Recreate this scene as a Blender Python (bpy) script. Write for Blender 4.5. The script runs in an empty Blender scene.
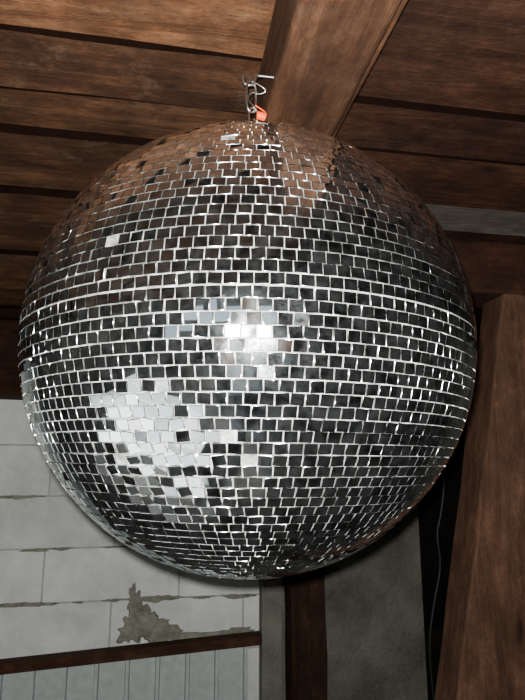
import bpy, bmesh, math, random
from mathutils import Vector, Matrix, Euler
random.seed(7)
CZ=1.45   # lens height
D=bpy.data
def link(o,parent=None):
    bpy.context.scene.collection.objects.link(o)
    if parent: o.parent=parent
    return o
# ---------------------------------------------------------------- materials
def newmat(name):
    m=D.materials.new(name); m.use_nodes=True
    nt=m.node_tree; b=nt.nodes['Principled BSDF']
    return m,nt,b
def N(nt,t,**kw):
    n=nt.nodes.new(t)
    for k,v in kw.items():
        if hasattr(n,k): setattr(n,k,v)
        else: n.inputs[k.replace('_',' ')].default_value=v
    return n
def ramp(nt,stops):
    r=nt.nodes.new('ShaderNodeValToRGB'); e=r.color_ramp.elements
    while len(e)<len(stops): e.new(.5)
    for i,(p,c) in enumerate(stops): e[i].position=p; e[i].color=(*c,1)
    return r
def mul(nt,a,b,f=1.0,mode='MULTIPLY'):
    m=nt.nodes.new('ShaderNodeMix'); m.data_type='RGBA'; m.blend_type=mode
    m.inputs[0].default_value=f
    nt.links.new(a,m.inputs[6]); nt.links.new(b,m.inputs[7]); return m
def wood(name,scale,dark,mid,light,rough=.7,stain=.5,weather=0.0):
    m,nt,b=newmat(name); L=nt.links.new
    tc=N(nt,'ShaderNodeTexCoord'); at=N(nt,'ShaderNodeAttribute',attribute_name='rnd')
    off=N(nt,'ShaderNodeVectorMath',operation='MULTIPLY_ADD')
    L(at.outputs['Fac'],off.inputs[0]); off.inputs[1].default_value=(37,53,71); L(tc.outputs['Object'],off.inputs[2])
    mp=N(nt,'ShaderNodeMapping'); mp.inputs['Scale'].default_value=scale; L(off.outputs[0],mp.inputs[0])
    n1=N(nt,'ShaderNodeTexNoise',Scale=1.0,Detail=9.0,Roughness=.74,Distortion=.9); L(mp.outputs[0],n1.inputs['Vector'])
    r1=ramp(nt,[(.22,dark),(.5,mid),(.78,light)]); L(n1.outputs['Fac'],r1.inputs[0])
    mp2=N(nt,'ShaderNodeMapping'); mp2.inputs['Scale'].default_value=tuple(7.0 if s<10 else 11.0 for s in scale); L(off.outputs[0],mp2.inputs[0])
    n2=N(nt,'ShaderNodeTexNoise',Scale=1.0,Detail=10.0,Roughness=.82); L(mp2.outputs[0],n2.inputs['Vector'])
    r2=ramp(nt,[(.36,(1-stain,)*3),(.52,(.85,.85,.85)),(.66,(1.6,1.6,1.6))]); L(n2.outputs['Fac'],r2.inputs[0])
    m1=mul(nt,r1.outputs[0],r2.outputs[0])
    mp3=N(nt,'ShaderNodeMapping'); mp3.inputs['Scale'].default_value=tuple(2.6 if s<10 else 8.0 for s in scale); L(off.outputs[0],mp3.inputs[0])
    vo=N(nt,'ShaderNodeTexVoronoi',Scale=1.0); L(mp3.outputs[0],vo.inputs['Vector'])
    rk=ramp(nt,[(.05,(.25,.2,.18)),(.13,(1,1,1))]); L(vo.outputs['Distance'],rk.inputs[0])
    mk=mul(nt,m1.outputs[2],rk.outputs[0])
    r3=ramp(nt,[(0,(.50,.46,.44)),(1,(1.2,1.16,1.12))]); L(at.outputs['Fac'],r3.inputs[0])
    m2=mul(nt,mk.outputs[2],r3.outputs[0])
    n4=N(nt,'ShaderNodeTexNoise',Scale=9.0,Detail=12.0,Roughness=.85); L(off.outputs[0],n4.inputs['Vector'])
    r4=ramp(nt,[(.52,(0,0,0)),(.70,(weather,)*3)]); L(n4.outputs['Fac'],r4.inputs[0])
    mx=nt.nodes.new('ShaderNodeMix'); mx.data_type='RGBA'; L(r4.outputs[0],mx.inputs[0]); L(m2.outputs[2],mx.inputs[6]); mx.inputs[7].default_value=(.17,.115,.075,1)
    L(mx.outputs[2],b.inputs['Base Color']); b.inputs['Roughness'].default_value=rough
    b.inputs['Specular IOR Level'].default_value=.15
    ad=N(nt,'ShaderNodeMath',operation='ADD'); L(n1.outputs['Fac'],ad.inputs[0]); L(n2.outputs['Fac'],ad.inputs[1])
    bp=N(nt,'ShaderNodeBump',Strength=.9,Distance=.007); L(ad.outputs[0],bp.inputs['Height']); L(bp.outputs[0],b.inputs['Normal'])
    return m
def stone(name,a,c,scale=6,rough=.9,bump=.5,dist=.004):
    m,nt,b=newmat(name); L=nt.links.new
    tc=N(nt,'ShaderNodeTexCoord'); at=N(nt,'ShaderNodeAttribute',attribute_name='rnd')
    n1=N(nt,'ShaderNodeTexNoise',Scale=scale,Detail=10.0,Roughness=.65); L(tc.outputs['Object'],n1.inputs['Vector'])
    r1=ramp(nt,[(.3,a),(.65,c)]); L(n1.outputs['Fac'],r1.inputs[0])
    r3=ramp(nt,[(0,(.85,.85,.85)),(1,(1,1,1))]); L(at.outputs['Fac'],r3.inputs[0])
    m2=mul(nt,r1.outputs[0],r3.outputs[0]); L(m2.outputs[2],b.inputs['Base Color'])
    b.inputs['Roughness'].default_value=rough; b.inputs['Specular IOR Level'].default_value=.2
    n2=N(nt,'ShaderNodeTexNoise',Scale=70.0,Detail=6.0); L(tc.outputs['Object'],n2.inputs['Vector'])
    ad=N(nt,'ShaderNodeMath',operation='MULTIPLY_ADD'); L(n1.outputs['Fac'],ad.inputs[0]); ad.inputs[1].default_value=2; L(n2.outputs['Fac'],ad.inputs[2])
    bp=N(nt,'ShaderNodeBump',Strength=bump,Distance=dist); L(ad.outputs[0],bp.inputs['Height']); L(bp.outputs[0],b.inputs['Normal'])
    return m
def plain(name,col,rough=.5,metal=0.0,spec=.5):
    m,nt,b=newmat(name)
    tc=N(nt,'ShaderNodeTexCoord'); n1=N(nt,'ShaderNodeTexNoise',Scale=30.0,Detail=4.0); nt.links.new(tc.outputs['Object'],n1.inputs['Vector'])
    r=ramp(nt,[(.3,tuple(x*.8 for x in col)),(.7,col)]); nt.links.new(n1.outputs['Fac'],r.inputs[0]); nt.links.new(r.outputs[0],b.inputs['Base Color'])
    b.inputs['Roughness'].default_value=rough; b.inputs['Metallic'].default_value=metal; b.inputs['Specular IOR Level'].default_value=spec
    return m
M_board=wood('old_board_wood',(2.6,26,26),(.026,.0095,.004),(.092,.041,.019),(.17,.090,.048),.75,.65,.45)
M_boardR=wood('dark_board_wood',(2.6,26,26),(.012,.0045,.003),(.036,.0145,.008),(.070,.033,.019),.75,.6,.15)  # darker copy of the board wood, standing in for dimmer light on the right
M_boardG=wood('grey_board_wood',(2.2,26,26),(.06,.055,.047),(.11,.10,.088),(.17,.155,.135),.8,.4,.5)
M_beam=wood('beam_wood',(26,2.2,26),(.016,.0065,.003),(.050,.022,.011),(.092,.046,.025),.7,.5,.2)
M_xbeam=wood('cross_beam_wood',(2.2,26,26),(.010,.004,.003),(.028,.011,.006),(.045,.019,.011),.75,.5,.05)
M_post=wood('brace_wood',(26,26,2.0),(.028,.013,.008),(.074,.038,.023),(.115,.064,.041),.75,.5,.2)
M_dpost=wood('dark_post_wood',(26,26,2.0),(.012,.006,.004),(.04,.022,.014),(.07,.038,.026),.8,.5,.1)
M_lint=wood('lintel_wood',(2.0,26,26),(.03,.013,.008),(.075,.036,.022),(.11,.06,.04),.8,.5,.1)
M_edge=plain('shaded_board_edge',(.008,.004,.003),.95,0,0)  # shade of the ceiling gaps painted onto the board sides
M_block=stone('aerated_concrete',(.58,.60,.58),(.84,.86,.83),5,.95,.8,.004)
M_mortar=stone('mortar',(.34,.34,.31),(.54,.54,.50),14,.95,.9,.01)
M_smear=stone('mortar_smear',(.22,.22,.17),(.44,.44,.37),18,.95,1.0,.012)
M_conc=stone('rough_concrete',(.09,.085,.072),(.23,.22,.19),4,.95,.9,.01)
M_floor=stone('concrete_floor',(.05,.048,.042),(.12,.115,.105),3,.9,.5,.005)
M_sheet=plain('painted_sheet_metal',(.50,.56,.55),.5,.0)
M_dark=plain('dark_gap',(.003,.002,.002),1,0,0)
M_steel=plain('zinc_steel',(.60,.58,.54),.3,1.0)
M_orange=plain('orange_plastic',(.75,.07,.008),.5,0,.2)
M_black=plain('black_rubber',(.015,.015,.015),.5)
M_white=plain('added_window_frame',(.6,.6,.58),.5)
# ---------------------------------------------------------------- mesh builder
class MB:
    def __init__(s): s.v=[];s.f=[];s.m=[];s.r=[]
    def hexa(s,vs,mat=0,r=None,sidemat=None):
        if r is None: r=random.random()
        k=len(s.v); s.v+= [tuple(p) for p in vs]
        for qi,q in enumerate(((0,3,2,1),(4,5,6,7),(0,1,5,4),(1,2,6,5),(2,3,7,6),(3,0,4,7))):
            s.f.append(tuple(k+i for i in q)); s.m.append(sidemat if (sidemat is not None and qi>0) else mat); s.r.append(r)
    def box(s,x0,x1,y0,y1,z0,z1,mat=0,r=None,sidemat=None):
        s.hexa([(x0,y0,z0),(x1,y0,z0),(x1,y1,z0),(x0,y1,z0),(x0,y0,z1),(x1,y0,z1),(x1,y1,z1),(x0,y1,z1)],mat,r,sidemat)
    def obj(s,name,mats,bevel=0,seg=2,parent=None,smooth=False):
        me=D.meshes.new(name); me.from_pydata(s.v,[],s.f)
        for m in mats: me.materials.append(m)
        me.polygons.foreach_set('material_index',s.m)
        a=me.attributes.new('rnd','FLOAT','FACE'); a.data.foreach_set('value',s.r)
        if smooth: me.polygons.foreach_set('use_smooth',[True]*len(me.polygons))
        me.update(); o=link(D.objects.new(name,me),parent)
        if bevel:
            b=o.modifiers.new('bevel','BEVEL'); b.width=bevel; b.segments=seg; b.limit_method='ANGLE'
        return o
def tube(name,pts,r,mat,parent=None,cyclic=False,res=4):
    c=D.curves.new(name,'CURVE'); c.dimensions='3D'; c.bevel_depth=r; c.bevel_resolution=res; c.use_fill_caps=True
    sp=c.splines.new('NURBS'); sp.points.add(len(pts)-1)
    for p,q in zip(sp.points,pts): p.co=(*q,1)
    sp.use_cyclic_u=cyclic; sp.use_endpoint_u=not cyclic; sp.order_u=3; sp.resolution_u=8
    c.materials.append(mat)
    o=D.objects.new(name+'_c',c); link(o)
    dg=bpy.context.evaluated_depsgraph_get(); me=D.meshes.new_from_object(o.evaluated_get(dg))
    D.objects.remove(o)
    me.name=name
    if not me.materials: me.materials.append(mat)
    me.polygons.foreach_set('use_smooth',[True]*len(me.polygons))
    return link(D.objects.new(name,me),parent)
# ---------------------------------------------------------------- room
XL,XR,YB,YF=-3.0,2.6,2.7,-2.6
ZC=CZ+.60
mb=MB()
def row(y,y1,side):
    gap=random.uniform(.005,.012)
    if side==0:
        xs=[XL]+([random.uniform(-2,-.9)] if random.random()<.4 else [])+[.18]
        for a,b in zip(xs[:-1],xs[1:]):
            dz=random.uniform(-.012,.010); n=12; dz2=dz+random.uniform(-.006,.006)
            r=random.random(); pr=None
            for k in range(n):
                xa=a+(b-a)*k/n; xb=a+(b-a)*(k+1)/n
                nx=(random.uniform(-.004,.004),random.uniform(-.004,.003))
                if pr is None: pr=(0,0)
                if k==n-1: xb-=.003
                mb.hexa([(xa,y+pr[0],ZC+dz),(xb,y+nx[0],ZC+dz),(xb,y1-gap+nx[1],ZC+dz2),(xa,y1-gap+pr[1],ZC+dz2),
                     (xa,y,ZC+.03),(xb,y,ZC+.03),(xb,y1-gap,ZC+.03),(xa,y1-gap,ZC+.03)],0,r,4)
                pr=nx
    else:
        dz=random.uniform(-.010,.006)
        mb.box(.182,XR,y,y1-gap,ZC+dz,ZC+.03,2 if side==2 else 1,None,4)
y=YF+.005
while y<YB:
    y1=min(y+random.uniform(.112,.148),YB); row(y,y1,0); y=y1
ys=[YF+.005]
while ys[-1]<1.0: ys.append(ys[-1]+random.uniform(.11,.145))
ys[-1]=1.135
for a,b in zip(ys[:-1],ys[1:]): row(a,b,1)
row(1.135,1.285,2); y=1.285
while y<YB:
    y1=min(y+.13,YB); row(y,y1,1); y=y1
mb.box(XL,XR,YF,YB,ZC+.045,ZC+.12,3)  # near-black backing paints the shade seen through the board gaps
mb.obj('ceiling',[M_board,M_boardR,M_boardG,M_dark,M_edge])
mb=MB(); mb.box(XL,XR,YF,YB+.24,-.1,0); mb.obj('floor',[M_floor])
def timber(name,p0,p1,w,h,mat,bow=.004,up=Vector((0,0,1)),n=14,bev=.006,parent=None):
    p0=Vector(p0);p1=Vector(p1); d=(p1-p0).normalized()
    side=d.cross(up).normalized(); u=side.cross(d).normalized()
    bm=bmesh.new(); rings=[]
    for i in range(n+1):
        c=p0.lerp(p1,i/n)
        j=lambda:random.uniform(-bow,bow)
        rings.append([bm.verts.new(c+side*(sx*w/2+j())+u*(sy*h/2+j()*.6)) for sx,sy in((-1,-1),(1,-1),(1,1),(-1,1))])
    for a,b in zip(rings[:-1],rings[1:]):
        for k in range(4): bm.faces.new((a[k],a[(k+1)%4],b[(k+1)%4],b[k]))
    bm.faces.new(rings[0]); bm.faces.new(rings[-1][::-1])
    bmesh.ops.recalc_face_normals(bm,faces=bm.faces)
    me=D.meshes.new(name); bm.to_mesh(me); me.materials.append(mat)
    a=me.attributes.new('rnd','FLOAT','FACE'); a.data.foreach_set('value',[.75]*len(me.polygons))
    o=link(D.objects.new(name,me),parent); b=o.modifiers.new('bevel','BEVEL'); b.width=bev; b.segments=2; b.limit_method='ANGLE'; b.angle_limit=.6
    return o
bmn=timber('ceiling_beam',(.180,YF+.01,CZ+.533),(.180,YB-.01,CZ+.533),.112,.117,M_beam,.0025,n=30)
timber('side_batten',(.2485,YF+.01,CZ+.555),(.2485,YB-.01,CZ+.555),.022,.08,M_beam,.0012,n=30,bev=.003,parent=bmn)
timber('ceiling_beam',(.27,1.37,CZ+.51),(XR-.01,1.37,CZ+.51),.15,.15,M_xbeam,.003)
timber('wall_plate_beam',(XL+.01,2.60,CZ+.42),(.10,2.60,CZ+.42),.18,.33,M_xbeam,.004)
zt=CZ+.43; xt=1.005; xb=xt-.205*(zt-.01)
timber('timber_brace',(xb,1.375,0.01),(xt,1.355,zt),.205,.11,M_post,.003,up=Vector((0,1,0)))
timber('wooden_post',(.655,2.60,0),(.655,2.60,CZ+.59),.16,.14,M_dpost,.004,up=Vector((0,1,0)))
# back wall
mb=MB()
mb.box(XL,.464,YB+.008,YB+.24,0,ZC+.1,1)
for k in range(-8,3):
    zb=CZ+.05+.23*k; par=(k%2)
    x=-.515+(-.6*5) + (.3 if par==0 else 0)
    while x<.464:
        a=max(x,XL); b=min(x+.6,.464)
        zt_=min(zb+.23,ZC)
        if b-a>.05 and zt_-zb>.03 and zt_>0.05:
            g=.0025
            mb.box(a+g,b-g,YB+random.uniform(0,.004),YB+.2,max(zb,0)+g,zt_-g,0)
        x+=.6
mb.box(.464,1.28,YB-.005,YB+.24,0,ZC+.1,2)
mb.box(.464,.56,YB-.05,YB,0,ZC,2)
mb.box(1.28,2.15,YB+.12,YB+.24,0,ZC+.1,3)
mb.box(2.15,XR,YB,YB+.24,0,ZC+.1,2)
wall_b=mb.obj('wall_back',[M_block,M_mortar,M_conc,M_dark],.004,2)
mb=MB()
for i in range(6): mb.box(1.29+i*.142,1.29+i*.142+.136,YB+.07,YB+.11,.01,ZC-.1,0)
mb.box(1.30,2.13,YB+.05,YB+.07,.5,.6,0); mb.box(1.30,2.13,YB+.05,YB+.07,1.6,1.7,0)
mb.obj('door_1',[wood('door_wood',(40,40,2),(.004,.003,.003),(.010,.007,.005),(.018,.013,.010))],.003)
def smears(name,lst,parent):
    bm=bmesh.new()
    for (x,z,w,h,th) in lst:
        n=34; ph=random.random()*9; c=bm.verts.new((x,YB-th,z)); ring=[];out=[]
        for i in range(n):
            t=2*math.pi*i/n; k=1+.22*math.sin(3*t+ph)+.15*math.sin(7*t+ph*2)+random.uniform(-.16,.16)
            ring.append(bm.verts.new((x+math.cos(t)*w*.5*k*.8,YB-th*random.uniform(.7,1.1),z+math.sin(t)*h*.5*k*.8)))
            out.append(bm.verts.new((x+math.cos(t)*w*.5*k,YB+.006,z+math.sin(t)*h*.5*k)))
        for i in range(n):
            j=(i+1)%n; bm.faces.new((c,ring[j],ring[i])); bm.faces.new((ring[i],ring[j],out[j],out[i]))
    bmesh.ops.recalc_face_normals(bm,faces=bm.faces)
    me=D.meshes.new(name); bm.to_mesh(me); me.materials.append(M_smear)
    return link(D.objects.new(name,me),parent)
L=[(-.08,CZ-.74,.15,.14,.006),(-.115,CZ-.65,.06,.16,.007),(.0,CZ-.78,.20,.07,.006),(.20,CZ-.805,.34,.035,.005),(-.03,CZ-.64,.12,.03,.006),(-.13,CZ-.77,.10,.12,.005),(-.03,CZ-.75,.16,.10,.005),(.36,CZ-.795,.2,.03,.004),(.06,CZ-.80,.2,.05,.005)]
for i in range(52):
    k=random.choice([-1,-2,-3,-3,-3,0]); L.append((random.uniform(-1.2,.42),CZ+.05+.23*k+random.uniform(-.006,.006),random.uniform(.03,.18),random.uniform(.006,.020),.004))
smears('mortar_smears',L,wall_b)
X0,X1=-2.2,.43
def ztop(x): return CZ-.862+.050*(x+.66)
mb=MB()
mb.hexa([(X0,YB-.075,ztop(X0)-.03),(X1+.03,YB-.075,ztop(X1)-.03),(X1+.03,YB-.006,ztop(X1)-.03),(X0,YB-.006,ztop(X0)-.03),
         (X0,YB-.075,ztop(X0)+.012),(X1+.03,YB-.075,ztop(X1)+.012),(X1+.03,YB-.006,ztop(X1)+.012),(X0,YB-.006,ztop(X0)+.012)],0,.5)
mb.obj('lintel_board',[M_lint],.003)
bm=bmesh.new(); prof=[]; x=X0+.01
while x<X1-.1:
    prof+=[(x,0),(x+.100,0),(x+.104,-.022),(x+.118,-.022),(x+.122,0)]; x+=.13
prof=[p for p in prof if p[0]<=X1-.005]
top=[bm.verts.new((px,YB-.03+py,ztop(px)-.032)) for px,py in prof]; bot=[bm.verts.new((px,YB-.03+py,.002)) for px,py in prof]
for i in range(len(prof)-1): bm.faces.new((bot[i],bot[i+1],top[i+1],top[i]))
me=D.meshes.new('corrugated_metal_sheet'); bm.to_mesh(me); me.materials.append(M_sheet)
o=link(D.objects.new('corrugated_metal_sheet',me)); s=o.modifiers.new('s','SOLIDIFY'); s.thickness=.0015
for nm,b in (('wall_left',(XL-.2,XL,YF-.2,YB+.24)),('wall_right',(XR,XR+.2,YF-.2,YB+.24))):
    mb=MB(); mb.box(*b,-.1,ZC+.12,0); mb.obj(nm,[M_conc])
# wall behind the photographer, with an added wide opening that brightens the ball's reflections
WX0,WX1,WZ0,WZ1=-2.6,-.10,CZ-.15,CZ+.58
mb=MB(); mb.box(XL,WX0,YF-.2,YF,-.1,ZC+.12); mb.box(WX1,XR,YF-.2,YF,-.1,ZC+.12); mb.box(WX0,WX1,YF-.2,YF,-.1,WZ0); mb.box(WX0,WX1,YF-.2,YF,WZ1,ZC+.12)
mb.obj('wall_front',[M_conc])
mb=MB()
for i in range(4):
    a=WX0+.001+(WX1-WX0-.042)*i/3; mb.box(a,a+.04,YF-.12,YF-.06,WZ0+.001,WZ1-.001)
for a in (WZ0+.001,WZ1-.041): mb.box(WX0+.001,WX1-.001,YF-.115,YF-.065,a,a+.04)
mb.obj('added_window',[M_white],.003)
tube('electrical_cable',[(1.36,2.55,ZC),(1.34,2.5,CZ+.2),(1.335,2.5,CZ-.1),(1.30,2.5,CZ-.28),(1.27,2.5,CZ-.36),(1.29,2.5,CZ-.5),(1.24,2.5,CZ-.66),(1.20,2.5,CZ-.85),(1.22,2.5,.3),(1.25,2.45,.02),(1.4,2.3,.01)],.006,M_black)
# ---------------------------------------------------------------- disco ball
BC=Vector((.095,.626,CZ+.123)); R=.25
def ballmats():
    m,nt,b=newmat('mirror_tile'); L=nt.links.new
    at=N(nt,'ShaderNodeAttribute',attribute_name='rnd')
    r=ramp(nt,[(0,(.60,.66,.70)),(.5,(.84,.88,.90)),(1,(.97,.98,.98))]); L(at.outputs['Fac'],r.inputs[0])
    L(r.outputs[0],b.inputs['Base Color']); b.inputs['Metallic'].default_value=1; b.inputs['Roughness'].default_value=.02
    tc=N(nt,'ShaderNodeTexCoord'); n=N(nt,'ShaderNodeTexNoise',Scale=70.0,Detail=6.0,Roughness=.75); L(tc.outputs['Object'],n.inputs['Vector'])
    g=N(nt,'ShaderNodeBsdfGlossy',Roughness=.17); g.inputs['Color'].default_value=(.80,.86,.90,1)
    df=N(nt,'ShaderNodeBsdfDiffuse'); df.inputs['Color'].default_value=(.45,.48,.50,1)
    mx=N(nt,'ShaderNodeMixShader'); rr=ramp(nt,[(.42,(.008,)*3),(.75,(.11,)*3)]); L(n.outputs['Fac'],rr.inputs[0]); L(rr.outputs[0],mx.inputs[0])
    L(b.outputs[0],mx.inputs[1]); L(g.outputs[0],mx.inputs[2])
    mx2=N(nt,'ShaderNodeMixShader'); r2=ramp(nt,[(.4,(.001,)*3),(.8,(.014,)*3)]); L(n.outputs['Fac'],r2.inputs[0]); L(r2.outputs[0],mx2.inputs[0]); L(mx.outputs[0],mx2.inputs[1]); L(df.outputs[0],mx2.inputs[2])
    L(mx2.outputs[0],nt.nodes['Material Output'].inputs['Surface'])
    m2,nt,b=newmat('tile_edge_glass'); b.inputs['Base Color'].default_value=(.96,.97,.95,1); b.inputs['Metallic'].default_value=1; b.inputs['Roughness'].default_value=.085
    m3,nt,b=newmat('ball_core_paint'); b.inputs['Roughness'].default_value=.5
    tc=N(nt,'ShaderNodeTexCoord'); n=N(nt,'ShaderNodeTexNoise',Scale=60.0,Detail=6.0,Roughness=.75); nt.links.new(tc.outputs['Object'],n.inputs['Vector'])
    r=ramp(nt,[(.38,(.05,.05,.048)),(.55,(.2,.205,.195)),(.7,(.50,.51,.49))]); nt.links.new(n.outputs['Fac'],r.inputs[0]); nt.links.new(r.outputs[0],b.inputs['Base Color'])
    return [m,m2,m3,M_steel]
V=[];F=[];MI=[];RN=[];NO=[]
def face(idx,mat,rnd,norms): F.append(idx);MI.append(mat);RN.append(rnd);NO.extend(norms)
RC=R-.0010; nu,nv=160,100
for j in range(nv+1):
    la=-math.pi/2+math.pi*j/nv
    for i in range(nu):
        lo=2*math.pi*i/nu; V.append(Vector((math.cos(la)*math.cos(lo),math.cos(la)*math.sin(lo),math.sin(la)))*RC)
for j in range(nv):
    for i in range(nu):
        q=(j*nu+i,j*nu+(i+1)%nu,(j+1)*nu+(i+1)%nu,(j+1)*nu+i)
        if j==0: q=(q[0],q[2],q[3])
        elif j==nv-1: q=(q[0],q[1],q[3])
        face(q,2,.5,[V[k].normalized() for k in q])
NR=39; pitch=(math.pi/2-.010/R)/NR
Fv=Vector((.1705,.9667,.1908));Rv=Vector((.9848,-.1736,0));Uv=Vector((-.0331,-.1879,.9816))
patch=(Rv*-.28+Uv*-.34-Fv*.90).normalized(); patch2=(Rv*-.13+Uv*-.42-Fv*.92).normalized(); patch3=(Rv*-.05+Uv*.12-Fv).normalized(); patch4=(Rv*.16+Uv*-.14-Fv).normalized()
rng=random.Random(11)
for hs in (1,-1):
    for j in range(NR):
        la=hs*(.00030/R+(j+.5)*pitch)
        cir=2*math.pi*R*math.cos(la); cnt=max(5,int(cir/.0115))
        wp=cir/cnt; o0=rng.random()*6.28; rowt=rng.gauss(0,.010); wob=rng.uniform(0,6.28)
        for i in range(cnt):
            lo=o0+2*math.pi*i/cnt
            l2=la+.0006*math.sin(lo*2+wob)
            n=Vector((math.cos(l2)*math.cos(lo),math.cos(l2)*math.sin(lo),math.sin(l2)))
            e=Vector((-math.sin(lo),math.cos(lo),0)); t=n.cross(e)
            dp=(n-patch).length; chaos=max(0,1-dp/.29)
            dp2=(n-patch2).length; chaos=max(chaos,.6*max(0,1-dp2/.25))
            c3=max(0,1-(n-patch3).length/.34); c4=max(0,1-(n-patch4).length/.25); ch3=max(c3,c4)
            if rng.random()<.0015+.012*chaos: continue
            s1=.016+.085*min(1,chaos*1.3)+.035*ch3; c=n*(R-.0009)
            # upper-front tiles tilted to widen the added window's bright reflection
            ta=rng.gauss(0,s1)+rowt-.05*c3*.6; tb=rng.gauss(0,s1)-.055*c3; ro=rng.gauss(0,.018+.20*chaos+.03*ch3)
            if rng.random()<.03: ta+=rng.gauss(0,.05); tb+=rng.gauss(0,.05); ro+=rng.gauss(0,.06)
            n2=(n+e*ta+t*tb).normalized(); e2=(e-n2*e.dot(n2)).normalized(); t2=n2.cross(e2)
            e3=e2*math.cos(ro)+t2*math.sin(ro); t3=n2.cross(e3)
            lift=.0005*chaos+ (abs(ta)+abs(tb))*.0025
            c=c+n*lift
            a=wp/2-.00027-(.0003*chaos); b=pitch*R/2-.00026-(.0002*chaos)
            a*=rng.uniform(.982,1.0); b*=rng.uniform(.982,1.0)
            bev=.00042; th=.0012; k=len(V); sg=((-1,-1),(1,-1),(1,1),(-1,1))
            for h,ins in ((0,0),(th-bev,0),(th,bev)):
                for sx,sy in sg: V.append(c+n2*h+e3*(sx*(a-ins))+t3*(sy*(b-ins)))
            r=rng.random(); sn=(-t3,e3,t3,-e3)
            face((k+8,k+9,k+10,k+11),0,r,[n2]*4)
            for q in range(4):
                p=(q+1)%4; s=sn[q]; al=sn[(q+1)%4]
                # edge normals jittered along each edge to add scattered glints
                j1=al*rng.gauss(0,.16); j2=al*rng.gauss(0,.16)
                ma=(s*.97+n2*.25+j1).normalized(); mbb=(s*.97+n2*.25+j2).normalized()
                face((k+4+q,k+4+p,k+8+p,k+8+q),1,r,[ma,mbb,(n2+j2).normalized(),(n2+j1).normalized()])
                face((k+q,k+p,k+4+p,k+4+q),1,r,[s]*4)
me=D.meshes.new('disco_ball'); me.from_pydata([tuple(v) for v in V],[],F)
for m in ballmats(): me.materials.append(m)
me.polygons.foreach_set('material_index',MI); me.polygons.foreach_set('use_smooth',[True]*len(F))
a=me.attributes.new('rnd','FLOAT','FACE'); a.data.foreach_set('value',RN)
me.normals_split_custom_set([tuple(x) for x in NO]); me.update()
ball=link(D.objects.new('disco_ball',me)); ball.location=BC
ball.rotation_euler=(0,math.radians(.6),0)
bm=bmesh.new()
prof=[(0,.262),(.012,.262),(.016,.259),(.03,.256),(.034,.250),(.034,.244)]
ns=32; rings=[]
for r_,z_ in prof:
    rings.append([bm.verts.new((r_*math.cos(2*math.pi*i/ns),r_*math.sin(2*math.pi*i/ns),z_)) for i in range(ns)] if r_ else [bm.verts.new((0,0,z_))])
for a,b in zip(rings[:-1],rings[1:]):
    for i in range(ns):
        j=(i+1)%ns
        bm.faces.new((a[0],b[i],b[j]) if len(a)==1 else (a[i],b[i],b[j],a[j]))
me=D.meshes.new('top_cap'); bm.to_mesh(me); me.materials.append(M_steel); me.polygons.foreach_set('use_smooth',[True]*len(me.polygons))
link(D.objects.new('top_cap',me),ball)
def link_pts(cx,cy,cz,w,h,ax):
    pts=[]
    for i in range(16):
        t=2*math.pi*i/16; u=math.copysign(abs(math.cos(t))**.8,math.cos(t))*w/2; v=math.copysign(abs(math.sin(t))**.7,math.sin(t))*h/2
        pts.append((cx+u*math.cos(ax),cy+u*math.sin(ax),cz+v))
    return pts
tube('swivel_ring',link_pts(0,0,.272,.018,.026,0.2),.0018,M_steel,ball,True)
tube('chain_link_1',link_pts(0,0,.290,.012,.024,1.7),.0015,M_steel,ball,True)
tube('chain_link_2',link_pts(0,0,.308,.012,.024,.2),.0015,M_steel,ball,True)
tube('carabiner',link_pts(-.003,0,.336,.016,.046,.5),.0016,M_steel,ball,True)
hk=BC+Vector((0,0,.36))
tube('ceiling_hook',[hk+Vector(p) for p in ((-.010,0,.004),(-.010,0,-.004),(-.006,0,-.008),(.003,0,-.007),(.006,0,.002),(.007,0,.007),(.012,0,.008),(.045,0,.008))],.0020,M_steel)
tube('twisted_wire',[hk+Vector(p) for p in ((.003,0,-.002),(.014,-.004,-.010),(.021,0,-.014),(.012,.003,-.018),(.002,0,-.016),(-.006,0,-.028),(.004,-.003,-.04),(.012,0,-.05))],.0009,M_steel)
oc=BC+Vector((.013,-.004,.307))
orange=tube('orange_wire_connector',[oc+Vector((-.006,0,0)),oc,oc+Vector((.006,0,-.002))],.0052,M_orange)
tube('connector_lead',[oc+Vector((.005,0,0)),oc+Vector((.007,0,.004)),oc+Vector((.002,.002,.010)),oc+Vector((-.008,0,.014))],.0009,M_orange,orange)
# ---------------------------------------------------------------- things on the photographer's side of the room
mb=MB()
for lv in range(3):
    for i in range(4):
        for jj in range(2):
            mb.box(-2.3+jj*.62+random.uniform(-.01,.01)+.02*lv,-2.3+jj*.62+.6+.02*lv,-.75+i*.33+random.uniform(0,.01),-.75+i*.33+.3,lv*.232,lv*.232+.23,0)
for lv in range(2):
    for i in range(3):
        mb.box(-1.03+random.uniform(0,.01)+.01*lv,-.45+.01*lv,-.45+i*.32,-.45+i*.32+.3,lv*.232,lv*.232+.23,0)
mb.obj('added_block_stack',[M_block],.005)  # added blocks, out of view, giving the ball a white patch to reflect
def skinfig(name,verts,edges,mat,parent=None,sub=2,root=0):
    me=D.meshes.new(name); me.from_pydata([v[:3] for v in verts],edges,[]); o=link(D.objects.new(name,me),parent)
    sk=o.modifiers.new('skin','SKIN')
    for i,v in enumerate(verts):
        d=me.skin_vertices[0].data[i]; rr=v[3]; d.radius=rr if isinstance(rr,tuple) else (rr,rr); d.use_root=(i==root)
    sb=o.modifiers.new('sub','SUBSURF'); sb.levels=sub; sb.render_levels=sub
    me.materials.append(mat)
    sk.use_smooth_shade=True
    return o
M_shirt=plain('blue_grey_cloth',(.42,.50,.54),.9); M_trous=plain('dark_trousers',(.05,.055,.07),.9); M_skin=plain('skin',(.55,.33,.24),.55); M_hair=plain('brown_hair',(.05,.03,.02),.8); M_cap=plain('knitted_cap_wool',(.5,.56,.6),.95)
PX=-.13; dx=.13
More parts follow.
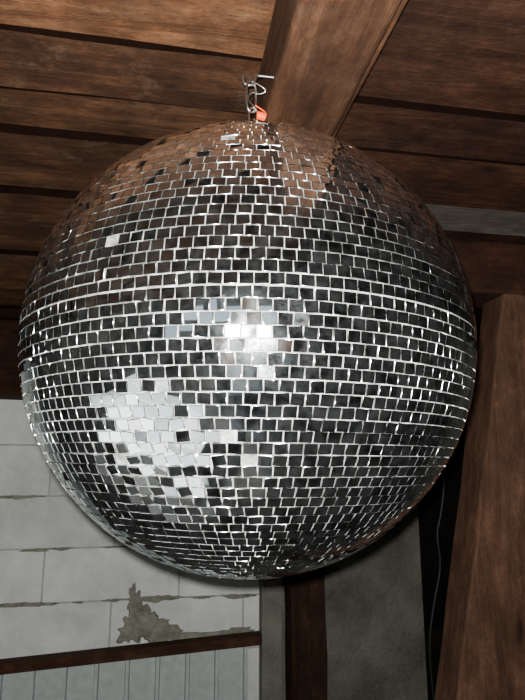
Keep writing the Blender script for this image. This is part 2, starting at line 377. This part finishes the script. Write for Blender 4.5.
ph=D.objects.new('photographer',None); link(ph); ph.location=(PX,-.50,0)
HZ=CZ-1.725
t=[(0,0,.95,(.17,.13)),(0,0,1.12,(.15,.11)),(0,0,1.32,(.18,.12)),(0,0,1.46,(.13,.09)),(0,.01,1.54,(.055,.055)),
   (-.19,0,1.45,.062),(-.26,.10,1.22,.05),(dx-.20,.30,1.28,.042),(dx-.145,.42,1.62+HZ,.036),
   (.19,0,1.45,.062),(.33,.10,1.22,.05),(dx+.22,.30,1.28,.042),(dx+.145,.42,1.62+HZ,.036)]
skinfig('shirt_torso',t,[(0,1),(1,2),(2,3),(3,4),(3,5),(5,6),(6,7),(7,8),(3,9),(9,10),(10,11),(11,12)],M_shirt,ph)
t=[(0,0,.95,(.16,.12)),(-.10,0,.84,.092),(-.12,.01,.48,.062),(-.13,0,.10,.05),(.10,0,.84,.092),(.12,.01,.48,.062),(.13,0,.10,.05)]
skinfig('trousers',t,[(0,1),(1,2),(2,3),(0,4),(4,5),(5,6)],M_trous,ph)
for s in (-1,1):
    skinfig('shoe_'+('l' if s<0 else 'r'),[(.13*s,-.06,.045,.045),(.13*s,.06,.045,.048),(.14*s,.17,.035,.036)],[(0,1),(1,2)],M_black,ph)
    skinfig('hand_'+('l' if s<0 else 'r'),[(dx+s*.145,.42,1.63+HZ,.03),(dx+s*.12,.44,1.69+HZ,(.038,.02)),(dx+s*.105,.445,1.73+HZ,(.036,.016))],[(0,1),(1,2)],M_skin,ph)
    for f in range(4):
        zz=1.70+.021*f+HZ
        skinfig('finger_%d_%s'%(f,'l' if s<0 else 'r'),[(dx+s*.118,.445,zz,.009),(dx+s*.104,.462,zz+.008,.0085),(dx+s*.094,.478,zz+.01,.007)],[(0,1),(1,2)],M_skin,ph,1)
    skinfig('thumb_'+('l' if s<0 else 'r'),[(dx+s*.12,.435,1.69+HZ,.011),(dx+s*.095,.445,1.705+HZ,.010),(dx+s*.078,.452,1.725+HZ,.008)],[(0,1),(1,2)],M_skin,ph,1)
def ell(name,c,s,mat,parent):
    bm=bmesh.new(); bmesh.ops.create_uvsphere(bm,u_segments=32,v_segments=20,radius=1)
    for v in bm.verts:
        k=1-.22*max(0,-v.co.z)
        v.co=Vector((v.co.x*s[0]*k,v.co.y*s[1]*k,v.co.z*s[2]))+Vector(c)
    me=D.meshes.new(name); bm.to_mesh(me); me.materials.append(mat); me.polygons.foreach_set('use_smooth',[True]*len(me.polygons))
    return link(D.objects.new(name,me),parent)
ell('head',(0,.03,1.68),(.077,.097,.118),M_skin,ph)
ell('hair',(0,.004,1.700),(.081,.094,.10),M_hair,ph)
ell('cap',(0,.022,1.735),(.088,.106,.085),M_cap,ph)
ell('nose',(0,.125,1.662),(.013,.018,.025),M_skin,ph)
ell('mouth',(0,.113,1.625),(.024,.008,.007),plain('lips',(.4,.14,.12)),ph)
for s in (-1,1):
    ell('ear_%d'%s,(s*.078,.02,1.67),(.01,.02,.032),M_skin,ph)
    ell('eye_%d'%s,(s*.03,.113,1.685),(.013,.010,.008),plain('eye_%d'%s,(.7,.7,.7)),ph)
# ---------------------------------------------------------------- camera
cam=D.objects.new('camera',D.cameras.new('camera')); link(cam)
cam.data.sensor_fit='VERTICAL'; cam.data.sensor_height=36; cam.data.lens=545/700*36; cam.data.clip_start=.01
cam.location=(0,0,CZ)
cam.rotation_euler=Euler((math.radians(90+11),0,math.radians(-10)),'XYZ')
bpy.context.scene.camera=cam
mb=MB(); mb.box(-.08,.08,-.038,.038,.006,.014,0); phn=mb.obj('smartphone',[M_black],.003); phn.location=cam.location; phn.rotation_euler=cam.rotation_euler
# ---------------------------------------------------------------- lights
l=D.lights.new('phone_flash','SPOT'); l.energy=128; l.spot_size=math.radians(122); l.spot_blend=.6; l.shadow_soft_size=.005; l.color=(1,.985,.94)
lo=D.objects.new('phone_flash',l); link(lo); lo.rotation_euler=cam.rotation_euler; lo.location=Vector((0,0,CZ))+Uv*.014-Rv*.006
l=D.lights.new('added_fill_spot','SPOT'); l.energy=430; l.spot_size=math.radians(85); l.spot_blend=.6; l.shadow_soft_size=.05; l.color=(.93,.98,1)  # added spot brightening the block stack and photographer; no lamp stands here
lo=D.objects.new('added_fill_spot',l); link(lo); lo.location=(-1.15,.55,1.95); lo.rotation_euler=(Vector((-1.25,-.15,.5))-lo.location).to_track_quat('-Z','Y').to_euler()
w=D.worlds.new('world'); bpy.context.scene.world=w; w.use_nodes=True
w.node_tree.nodes['Background'].inputs[0].default_value=(.65,.80,.85,1); w.node_tree.nodes['Background'].inputs[1].default_value=1.0
